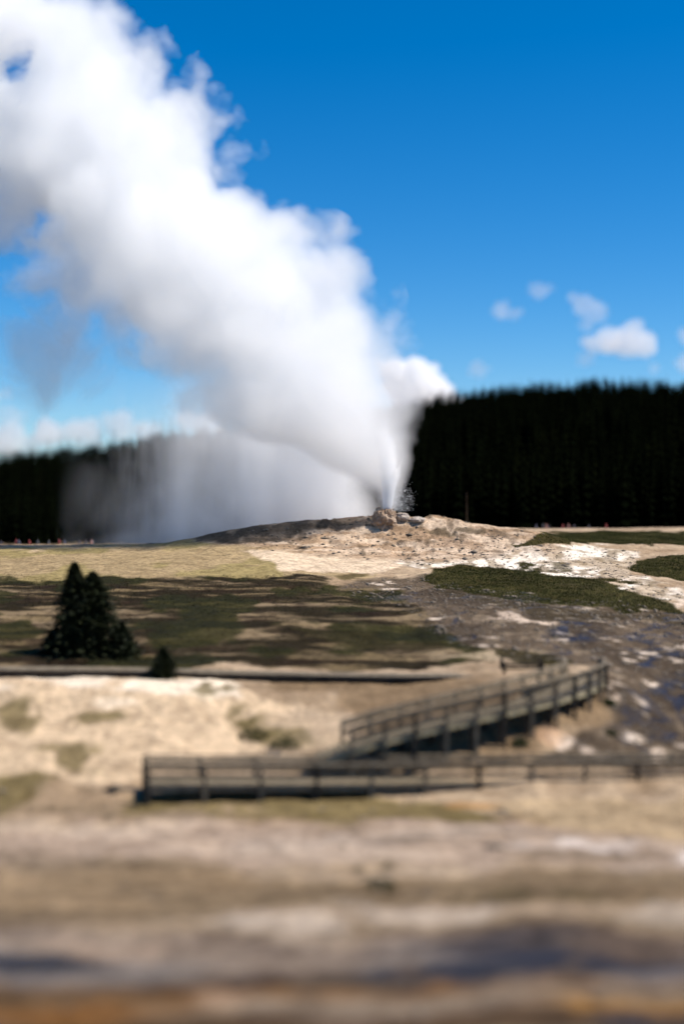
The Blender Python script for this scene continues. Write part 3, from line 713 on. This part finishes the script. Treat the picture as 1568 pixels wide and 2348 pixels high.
# ------------------------------------------------------------------ water column
def jet():
    jm, nt, out = new_mat('boiling_water'); sp = nt.nodes.new('ShaderNodeSeparateXYZ'); co = COORD(nt, 'Object'); nt.links.new(co, sp.inputs[0])
    fall = MATH(nt, 'POWER', MATH(nt, 'SUBTRACT', 1.0, MATH(nt, 'MULTIPLY', sp.outputs[2], 1/12.5), clamp=True), 1.4)
    lump = MATH(nt, 'MULTIPLY_ADD', NOISE(nt, co, 1.1, 4, .6, .4), 3.2, -.75, clamp=True)
    finish_volume(nt, out, MATH(nt, 'MULTIPLY', MATH(nt, 'MULTIPLY', fall, lump), 3.2), .1, (.997, .997, .997, 1)); jm.cycles.volume_step_rate = .5; root = empty('water_jet', (VENT.x, 160, VENT.z-.5)); tag(root, 'white column of boiling water shooting from the geyser cone', 'water jet')
    def strand(x0, x1, zt, r0, r1, seed, dy):
        nz, na = 150, 28; z = np.linspace(0, 1, nz); a = np.linspace(0, 2*np.pi, na, endpoint=False)
        Zg, A = np.meshgrid(z, a, indexing='ij')
        zz = Zg*zt; cx = x0+(x1-x0)*Zg**1.2+(fbm(Zg*5, Zg*0, seed=seed, oct=3)-.5)*.9*Zg
        r = (r0+(r1-r0)*Zg**.8)*(1-sstep(.45, 1, Zg)*.93)
        r = r*(.25+1.5*fbm(np.cos(A)*1.8+3, np.sin(A)*1.8, zz*.9, seed=seed+2, oct=5, gain=.65))
        v = np.stack([cx+np.cos(A)*r, dy*Zg+np.sin(A)*r*.8, zz], -1)
        i = np.arange(nz-1)[:, None]*na+np.arange(na)[None, :]; j = np.arange(nz-1)[:, None]*na+(np.arange(na)[None, :]+1) % na
        F = np.stack([i, j, j+na, i+na], -1).reshape(-1, 4)
        o = bpy.data.objects.new('water_strand', np_mesh('water_strand', v.reshape(-1, 3), F, jm, True)); COL.objects.link(o); o.parent = root
    strand(.10, -.30, 15.5, .50, .95, 41, -.2)
    strand(.15, .55, 11.0, .46, .80, 45, -.1)
    strand(.20, 1.25, 9.0, .38, .60, 52, 0)
    strand(.05, -.95, 10.0, .34, .55, 63, .2)
    strand(.26, 1.95, 7.0, .30, .42, 74, .1)

def spray():
    r = np.random.default_rng(4); n = 2600
    t = r.random(n)**.7; x = VENT.x+.7+t*2.6*r.random(n)+.15*r.normal(size=n); z = VENT.z-.3+(1-t*.35)*r.random(n)*5.2*(.35+.65*r.random(n)); y = 160+r.normal(0, .8, n)
    s = r.lognormal(-4.25, .5, n)
    oc = np.array([(1, 0, 0), (-1, 0, 0), (0, 1, 0), (0, -1, 0), (0, 0, 1), (0, 0, -1)], float)
    of = np.array([(0, 2, 4), (2, 1, 4), (1, 3, 4), (3, 0, 4), (2, 0, 5), (1, 2, 5), (3, 1, 5), (0, 3, 5)])
    V = oc[None]*s[:, None, None]+np.stack([x, y, z], -1)[:, None]; F = (of[None]+6*np.arange(n)[:, None, None]).reshape(-1, 3)
    o = bpy.data.objects.new('spray_droplets', np_mesh('spray_droplets', V.reshape(-1, 3), F, M['water'], True)); COL.objects.link(o)
    tag(o, 'fine bright spray drops falling right of the water jet', 'spray', kind='stuff')
spray()

# ------------------------------------------------------------------ steam
K = 160/FPX
PLL = [(1166, 874), (1130, 846), (1100, 805), (1050, 690), (1000, 550), (950, 430), (900, 370), (850, 330), (800, 250), (750, 170), (700, 80), (650, -10), (600, -100), (550, -180),
       (500, -250), (450, -310), (380, -350), (300, -380), (210, -400), (100, -420), (30, -440), (-60, -490), (-160, -540)]
PLR = [(1166, 900), (1130, 911), (1100, 921), (1050, 932), (1000, 934), (940, 931), (890, 921), (840, 908), (790, 893), (745, 874), (715, 864), (680, 852), (640, 842), (605, 826), (588, 806), (578, 762), (555, 748), (525, 744), (495, 712), (472, 660),
       (456, 580), (425, 552), (385, 547), (345, 532), (300, 512), (262, 497), (228, 476), (212, 442), (204, 402), (185, 410), (145, 402), (110, 380), (78, 340), (60, 292), (34, 255), (20, 195), (8, 105), (-10, 60), (-80, 50), (-160, 20)]
PV_ = sorted(set([p[0] for p in PLL]+[p[0] for p in PLR]), reverse=True)
_i = lambda tab, v: float(np.interp(-v, [-p[0] for p in tab], [p[1] for p in tab]))
PL = [(v, _i(PLL, v), _i(PLR, v)) for v in PV_]
DRIFT, Y_P = .35, 160.6          # the plume leans away from the viewer as it rises
_B = np.array([(p[0]-V0)/FPX for p in PL]); PZ = (EYE-VENT.z-Y_P*_B)/(1+DRIFT*_B); PZ -= PZ[0]
_y = Y_P+DRIFT*PZ
PL_ = np.array([p[1]-U0 for p in PL])*_y/FPX-VENT.x; PR_ = np.array([p[2]-U0 for p in PL])*_y/FPX-VENT.x
PCX = (PL_+PR_)/2; PRX = (PR_-PL_)/2; PRY = np.minimum(PRX*1.0, 9+PZ*.06)
ZMAX = PZ[-1]
def curve_node(nt, src, zs, vals, lo, hi):
    n = nt.nodes.new('ShaderNodeFloatCurve'); c = n.mapping.curves[0]
    pts = [(z/ZMAX, (v-lo)/(hi-lo)) for z, v in zip(zs, vals)]
    while len(c.points) < len(pts): c.points.new(.5, .5)
    for p, q in zip(c.points, pts): p.location = q; p.handle_type = 'VECTOR'
    n.mapping.update(); nt.links.new(src, n.inputs['Value'])
    return MATH(nt, 'MULTIPLY_ADD', n.outputs[0], hi-lo, lo)
def finish_volume(nt, out, dens, aniso=.25, col=(.908, .902, .894, 1)):
    vs = N(nt, 'ShaderNodeVolumeScatter', Anisotropy=aniso); vs.inputs['Color'].default_value = col
    if isinstance(dens, (int, float)): vs.inputs['Density'].default_value = dens
    else: nt.links.new(dens, vs.inputs['Density'])
    nt.links.new(vs.outputs[0], out.inputs['Volume'])
    tr = nt.nodes.new('ShaderNodeBsdfTransparent'); df = nt.nodes.new('ShaderNodeBsdfTranslucent'); mx = nt.nodes.new('ShaderNodeMixShader'); mx.inputs[0].default_value = 0.0
    nt.links.new(tr.outputs[0], mx.inputs[1]); nt.links.new(df.outputs[0], mx.inputs[2]); nt.links.new(mx.outputs[0], out.inputs['Surface'])
def plume_mat():
    m, nt, out = new_mat('dense_steam')
    co = COORD(nt, 'Object'); sp = nt.nodes.new('ShaderNodeSeparateXYZ'); nt.links.new(co, sp.inputs[0])
    x, y, z = sp.outputs
    y = MATH(nt, 'SUBTRACT', y, MATH(nt, 'MULTIPLY', z, DRIFT))
    zn = MATH(nt, 'DIVIDE', z, float(ZMAX), clamp=True)
    cx = curve_node(nt, zn, PZ, PCX, float(PCX.min())-1, float(PCX.max())+1); rx = curve_node(nt, zn, PZ, PRX, 0, float(PRX.max())+1); ry = curve_node(nt, zn, PZ, PRY, 0, 22)
    dx = MATH(nt, 'DIVIDE', MATH(nt, 'SUBTRACT', x, cx), rx); dy = MATH(nt, 'DIVIDE', y, ry)
    d = MATH(nt, 'SQRT', MATH(nt, 'ADD', MATH(nt, 'MULTIPLY', dx, dx), MATH(nt, 'MULTIPLY', dy, dy)))
    e = MATH(nt, 'MULTIPLY', MATH(nt, 'SUBTRACT', 1.0, d), MATH(nt, 'MINIMUM', rx, ry))
    sh = nt.nodes.new('ShaderNodeVectorMath'); sh.inputs[1].default_value = (23.7, 11.3, 5.9); nt.links.new(co, sh.inputs[0])
    n = NOISE(nt, sh.outputs[0], .12, 6, .55, .15)
    calm = MATH(nt, 'SUBTRACT', 1.0, MATH(nt, 'MULTIPLY', MATH(nt, 'MULTIPLY', MATH(nt, 'MULTIPLY_ADD', zn, -2.6, 1.15, clamp=True), MATH(nt, 'MULTIPLY_ADD', dx, 1.6, .55, clamp=True)), .72))
    amp = MATH(nt, 'MULTIPLY', MATH(nt, 'MULTIPLY_ADD', ry, 1.25, .2), calm)
    vo = N(nt, 'ShaderNodeTexVoronoi', Scale=.17); vo.inputs['Detail'].default_value = 1.0; vo.inputs['Roughness'].default_value = .5
    wp = nt.nodes.new('ShaderNodeVectorMath'); wp.operation = 'MULTIPLY_ADD'; wp.inputs[1].default_value = (5, 5, 5)
    nz_ = N(nt, 'ShaderNodeTexNoise', Scale=.2, Detail=2); nt.links.new(co, nz_.inputs['Vector']); nt.links.new(nz_.outputs['Color'], wp.inputs[0]); nt.links.new(co, wp.inputs[2])
    nt.links.new(wp.outputs[0], vo.inputs['Vector'])
    puff = MATH(nt, 'MULTIPLY', MATH(nt, 'SUBTRACT', .52, vo.outputs['Distance']), MATH(nt, 'MULTIPLY', MATH(nt, 'MULTIPLY', ry, .46), calm))
    e = MATH(nt, 'ADD', MATH(nt, 'ADD', e, puff), MATH(nt, 'MULTIPLY_ADD', ry, .12, .22))
    e = MATH(nt, 'ADD', e, MATH(nt, 'MULTIPLY', MATH(nt, 'SUBTRACT', n, .5), amp))
    e = MATH(nt, 'ADD', e, MATH(nt, 'MULTIPLY', MATH(nt, 'MULTIPLY', MATH(nt, 'MULTIPLY', dx, 1.0, clamp=True), MATH(nt, 'MULTIPLY_ADD', zn, -3.4, 1.0, clamp=True)), .5))
    # thinner towards the lee (left) side and with height
    lee = MATH(nt, 'MULTIPLY', MATH(nt, 'MULTIPLY', MATH(nt, 'SUBTRACT', 0.15, dx), 1.0, clamp=True), MATH(nt, 'MULTIPLY', zn, .3))
    e = MATH(nt, 'SUBTRACT', e, lee)
    # holes opening on the lee side where the steam is already evaporating
    hole = RAMP(nt, NOISE(nt, co, .085, 4, .6, .4), [(.48, (0, 0, 0)), (.64, (1, 1, 1))])
    lf = MATH(nt, 'MULTIPLY', MATH(nt, 'SUBTRACT', .0, dx), 1.5, clamp=True)
    e = MATH(nt, 'SUBTRACT', e, MATH(nt, 'MULTIPLY', MATH(nt, 'MULTIPLY', hole, lf), MATH(nt, 'MULTIPLY', zn, 25.0)))
    wg = nt.nodes.new('ShaderNodeVectorMath'); wg.operation = 'MULTIPLY_ADD'; wg.inputs[1].default_value = (7, 7, 7)
    nt.links.new(nz_.outputs['Color'], wg.inputs[0]); nt.links.new(co, wg.inputs[2])
    for (gu, gv, gr, gd) in ((38, 150, 58, 9.0), (100, 495, 36, 5.0)):      # gaps right through the plume
        gB = (gv-V0)/FPX; gzz = (EYE-VENT.z-Y_P*gB)/(1+DRIFT*gB); gy = Y_P+DRIFT*gzz
        mp = nt.nodes.new('ShaderNodeMapping'); mp.vector_type = 'TEXTURE'; rr_ = gr*gy/FPX
        mp.inputs['Location'].default_value = ((gu-U0)*gy/FPX-VENT.x+3.5, gy-160.6+3.5, gzz+3.5); mp.inputs['Scale'].default_value = (rr_, 40, rr_)
        ln = nt.nodes.new('ShaderNodeVectorMath'); ln.operation = 'LENGTH'; nt.links.new(wg.outputs[0], mp.inputs[0]); nt.links.new(mp.outputs[0], ln.inputs[0])
        q = MATH(nt, 'SUBTRACT', MATH(nt, 'MULTIPLY_ADD', n, 1.6, .75), ln.outputs['Value'], clamp=True)
        e = MATH(nt, 'SUBTRACT', e, MATH(nt, 'MULTIPLY', q, gd*1.6))
    slope = MATH(nt, 'ADD', MATH(nt, 'DIVIDE', 1.3, MATH(nt, 'ADD', ry, .3)), .14)
    dens = MATH(nt, 'MULTIPLY', e, slope, clamp=True)
    rho = MATH(nt, 'MULTIPLY_ADD', zn, -3.0, .6); rho = MATH(nt, 'MAXIMUM', rho, .30)
    rho = MATH(nt, 'MULTIPLY', rho, MATH(nt, 'SUBTRACT', 1.0, MATH(nt, 'MULTIPLY', lf, MATH(nt, 'MULTIPLY', zn, 1.15, clamp=True))))
    finish_volume(nt, out, MATH(nt, 'MULTIPLY', dens, rho))
    m.cycles.volume_step_rate = .7
    return m
def plume():
    zs = np.linspace(0, ZMAX, 70); na = 40; a = np.linspace(0, 2*np.pi, na, endpoint=False)
    cx, rx, ry = np.interp(zs, PZ, PCX), np.interp(zs, PZ, PRX), np.interp(zs, PZ, PRY)
    k = .5+ry*.38
    Zg, A = np.meshgrid(zs, a, indexing='ij')
    x = cx[:, None]+np.cos(A)*(rx+k)[:, None]; y = np.sin(A)*(ry+k)[:, None]+DRIFT*zs[:, None]
    V = np.stack([x, y, Zg], -1).reshape(-1, 3); nz = len(zs)
    i = np.arange(nz-1)[:, None]*na+np.arange(na)[None, :]; j = np.arange(nz-1)[:, None]*na+(np.arange(na)[None, :]+1) % na
    F = [tuple(q) for q in np.stack([i, j, j+na, i+na], -1).reshape(-1, 4)]
    F.append(tuple(range(na-1, -1, -1))); F.append(tuple(range((nz-1)*na, nz*na)))
    o = link_mesh('steam_plume', V, F, plume_mat(), None, False, loc=(VENT.x, 160.6, VENT.z))
    tag(o, 'towering white billowing steam plume leaning left above the geyser cone', 'steam')
plume()
def curtain():
    m, nt, out = new_mat('falling_mist')
    co = COORD(nt, 'Object'); sp = nt.nodes.new('ShaderNodeSeparateXYZ'); nt.links.new(co, sp.inputs[0]); x, y, z = sp.outputs
    st = NOISE(nt, COORD(nt, 'Object', (.16, .10, .035)), 1.0, 4, .6, .5)
    lo = NOISE(nt, COORD(nt, 'Object', (.10, .1, .12)), 1.0, 2, .5, .4)
    # more of it towards the jet, fading out at the far left and thinning above
    fx = MATH(nt, 'MULTIPLY', MATH(nt, 'ADD', x, 42.0), 1/26, clamp=True)
    fz = MATH(nt, 'MULTIPLY', MATH(nt, 'MULTIPLY', MATH(nt, 'SUBTRACT', 18.0, z), 1/10, clamp=True), MATH(nt, 'MULTIPLY', MATH(nt, 'SUBTRACT', -.6, x), 1/4, clamp=True))
    n = MATH(nt, 'ADD', MATH(nt, 'MULTIPLY', st, .65), MATH(nt, 'MULTIPLY', lo, .35))
    th = MATH(nt, 'SUBTRACT', n, MATH(nt, 'MULTIPLY_ADD', fx, -.20, .50))
    d = MATH(nt, 'MULTIPLY', MATH(nt, 'MULTIPLY', th, 3.2, clamp=True), MATH(nt, 'MULTIPLY', fx, fz))
    near = MATH(nt, 'MULTIPLY', MATH(nt, 'MULTIPLY', MATH(nt, 'ADD', x, 24.0), 1/10, clamp=True), MATH(nt, 'MULTIPLY', fz, MATH(nt, 'MULTIPLY_ADD', n, 2.2, -.55, clamp=True)))
    d = MATH(nt, 'ADD', MATH(nt, 'MULTIPLY', d, 1.4), MATH(nt, 'MULTIPLY', near, .75))
    low = MATH(nt, 'MULTIPLY', MATH(nt, 'MULTIPLY', MATH(nt, 'SUBTRACT', 6.0, z), 1/10, clamp=True), fx)
    finish_volume(nt, out, MATH(nt, 'MULTIPLY', MATH(nt, 'ADD', d, MATH(nt, 'MULTIPLY', MATH(nt, 'MULTIPLY', low, .9), MATH(nt, 'MULTIPLY_ADD', lo, 3.0, -.9, clamp=True))), .20), .1, (.97, .965, .96, 1))
    m.cycles.volume_step_rate = 1.0
    # closed mesh: a broad drifting sheet, rounded in plan
    zs = np.linspace(-6.5, 19, 20); na = 44; a = np.linspace(0, 2*np.pi, na, endpoint=False)
    V = []
    for zz in zs:
        for t in a:
            V.append((-21+21.5*np.sign(math.cos(t))*abs(math.cos(t))**.6+.25*min(zz, 0), 23.0+4.4*np.sign(math.sin(t))*abs(math.sin(t))**.6, zz))
    nz = len(zs); F = []
    for k in range(nz-1):
        for s in range(na): F.append((k*na+s, k*na+(s+1) % na, (k+1)*na+(s+1) % na, (k+1)*na+s))
    F.append(tuple(range(na-1, -1, -1))); F.append(tuple(range((nz-1)*na, nz*na)))
    o = link_mesh('falling_mist', V, F, m, None, False, loc=(VENT.x, 161.5, VENT.z))
    tag(o, 'thin grey curtain of mist falling behind the mound left of the jet', 'mist')
curtain()
jet()
def wisp():
    m, nt, out = new_mat('thin_steam')
    co = COORD(nt, 'Object'); ln = nt.nodes.new('ShaderNodeVectorMath'); ln.operation = 'LENGTH'
    nt.links.new(COORD(nt, 'Object', (1/10.5, 1/6.0, 1/10.5)), ln.inputs[0])
    e = MATH(nt, 'SUBTRACT', MATH(nt, 'MULTIPLY_ADD', NOISE(nt, co, .13, 5, .6, .5), 2.6, -.55), ln.outputs['Value'])
    finish_volume(nt, out, MATH(nt, 'MULTIPLY', MATH(nt, 'MULTIPLY', e, 1.2, clamp=True), .26), .2)
    m.cycles.volume_step_rate = 1.2
    nu, nv = 32, 18; V = []
    for i in range(nv+1):
        p = math.pi*i/nv
        for j in range(nu): V.append((11.6*math.sin(p)*math.cos(j*2*math.pi/nu), 6.7*math.sin(p)*math.sin(j*2*math.pi/nu), 11.6*math.cos(p)))
    F = [(i*nu+j, (i+1)*nu+j, (i+1)*nu+(j+1) % nu, i*nu+(j+1) % nu) for i in range(nv) for j in range(nu)]
    o = link_mesh('steam_wisp', V, F, m, None, False, loc=at(140, 775, 172)); tag(o, 'faint grey steam wisp hanging below the left flank of the big plume', 'steam')
wisp()

# ------------------------------------------------------------------ clouds
def cloud(label, y, lobes, density, seed, group=None):
    """lobes: (u, v, radius px) ; a closed billowy mesh filled with scattering droplets"""
    rg = random.Random(seed); B = []
    for (u, v, r) in lobes:
        B.append((np.array(at(u, v, y)), r*y/FPX))
        for k in range(5):
            a = rg.uniform(0, 6.28); q = rg.uniform(.4, .95); s = rg.uniform(.35, .6)
            B.append((np.array(at(u+math.cos(a)*r*q*1.2, v+math.sin(a)*r*q*.8, y+rg.uniform(-1, 1)*r*.6*y/FPX)), r*s*y/FPX))
    c0 = np.mean([b[0] for b in B], 0)
    mb = bpy.data.metaballs.new('tmp'); ext = max(b[1] for b in B); mb.resolution = ext*.08; mb.threshold = .35
    for c, r in B:
        el = mb.elements.new(); el.co = c-c0; el.radius = r*1.25; el.stiffness = 2
    ob = bpy.data.objects.new('tmp', mb); COL.objects.link(ob)
    dg = bpy.context.evaluated_depsgraph_get(); me = bpy.data.meshes.new_from_object(ob.evaluated_get(dg))
    bpy.data.objects.remove(ob); bpy.data.metaballs.remove(mb); me.name = 'cloud'
    co = np.zeros(len(me.vertices)*3); me.vertices.foreach_get('co', co); co = co.reshape(-1, 3)
    nn = np.zeros_like(co).ravel(); me.vertices.foreach_get('normal', nn); nn = nn.reshape(-1, 3)
    f = 1.6/ext; co = co + nn*((fbm(co[:, 0]*f, co[:, 1]*f, co[:, 2]*f, seed=seed, oct=4, gain=.6)-.5)*ext*.9)[:, None]
    me.vertices.foreach_set('co', co.ravel()); me.update()
    me.materials.clear(); m, nt, out = new_mat('cloud_droplets'); finish_volume(nt, out, density*FPX/y, .3); me.materials.append(m)
    o = bpy.data.objects.new('cloud', me); COL.objects.link(o); o.location = c0; tag(o, label, 'cloud', group)
    return o
YC = 3000
cloud('bright cumulus cloud peeking over the ridge just right of the steam plume', YC, [(948, 838, 34), (925, 870, 52), (975, 862, 34), (1000, 890, 36), (1030, 912, 30), (1058, 930, 26), (950, 915, 56), (900, 850, 40)], .07, 1)
cloud('largest lone cloud at right, brightest on its right end', YC, [(1440, 780, 46), (1390, 785, 36), (1475, 795, 30)], .022, 2)
cloud('thin ragged cloud just above and left of the largest lone cloud', YC, [(1335, 700, 30), (1370, 718, 28), (1345, 745, 20)], .010, 3)
cloud('small faint round cloud left of the lone clouds, lower of the two puffs', YC, [(1145, 712, 24), (1180, 718, 16)], .011, 4)
cloud('small faint puff highest of the clouds at right', YC, [(1235, 668, 24)], .009, 5)
cloud('faint little cloud low above the ridge right of the bright cumulus', YC, [(1095, 845, 24)], .009, 6)
cloud('dim small cloud under the left end of the largest lone cloud', YC, [(1342, 826, 20)], .010, 7)
cloud('partly cut off cloud at the right edge, upper one', YC, [(1572, 770, 24)], .014, 8)
cloud('partly cut off cloud at the right edge, just above the ridge', YC, [(1575, 832, 30), (1500, 842, 16)], .010, 9)
cloud('long low cloud bank lying along the far left ridge', YC, [(20, 1010, 50), (110, 1000, 44), (200, 985, 40), (270, 980, 38), (340, 990, 34), (430, 960, 30), (480, 985, 40), (-60, 1000, 60)], .02, 10)
cloud('faint cloud above the long bank at the left edge', YC, [(25, 950, 30), (-20, 905, 30)], .010, 11)
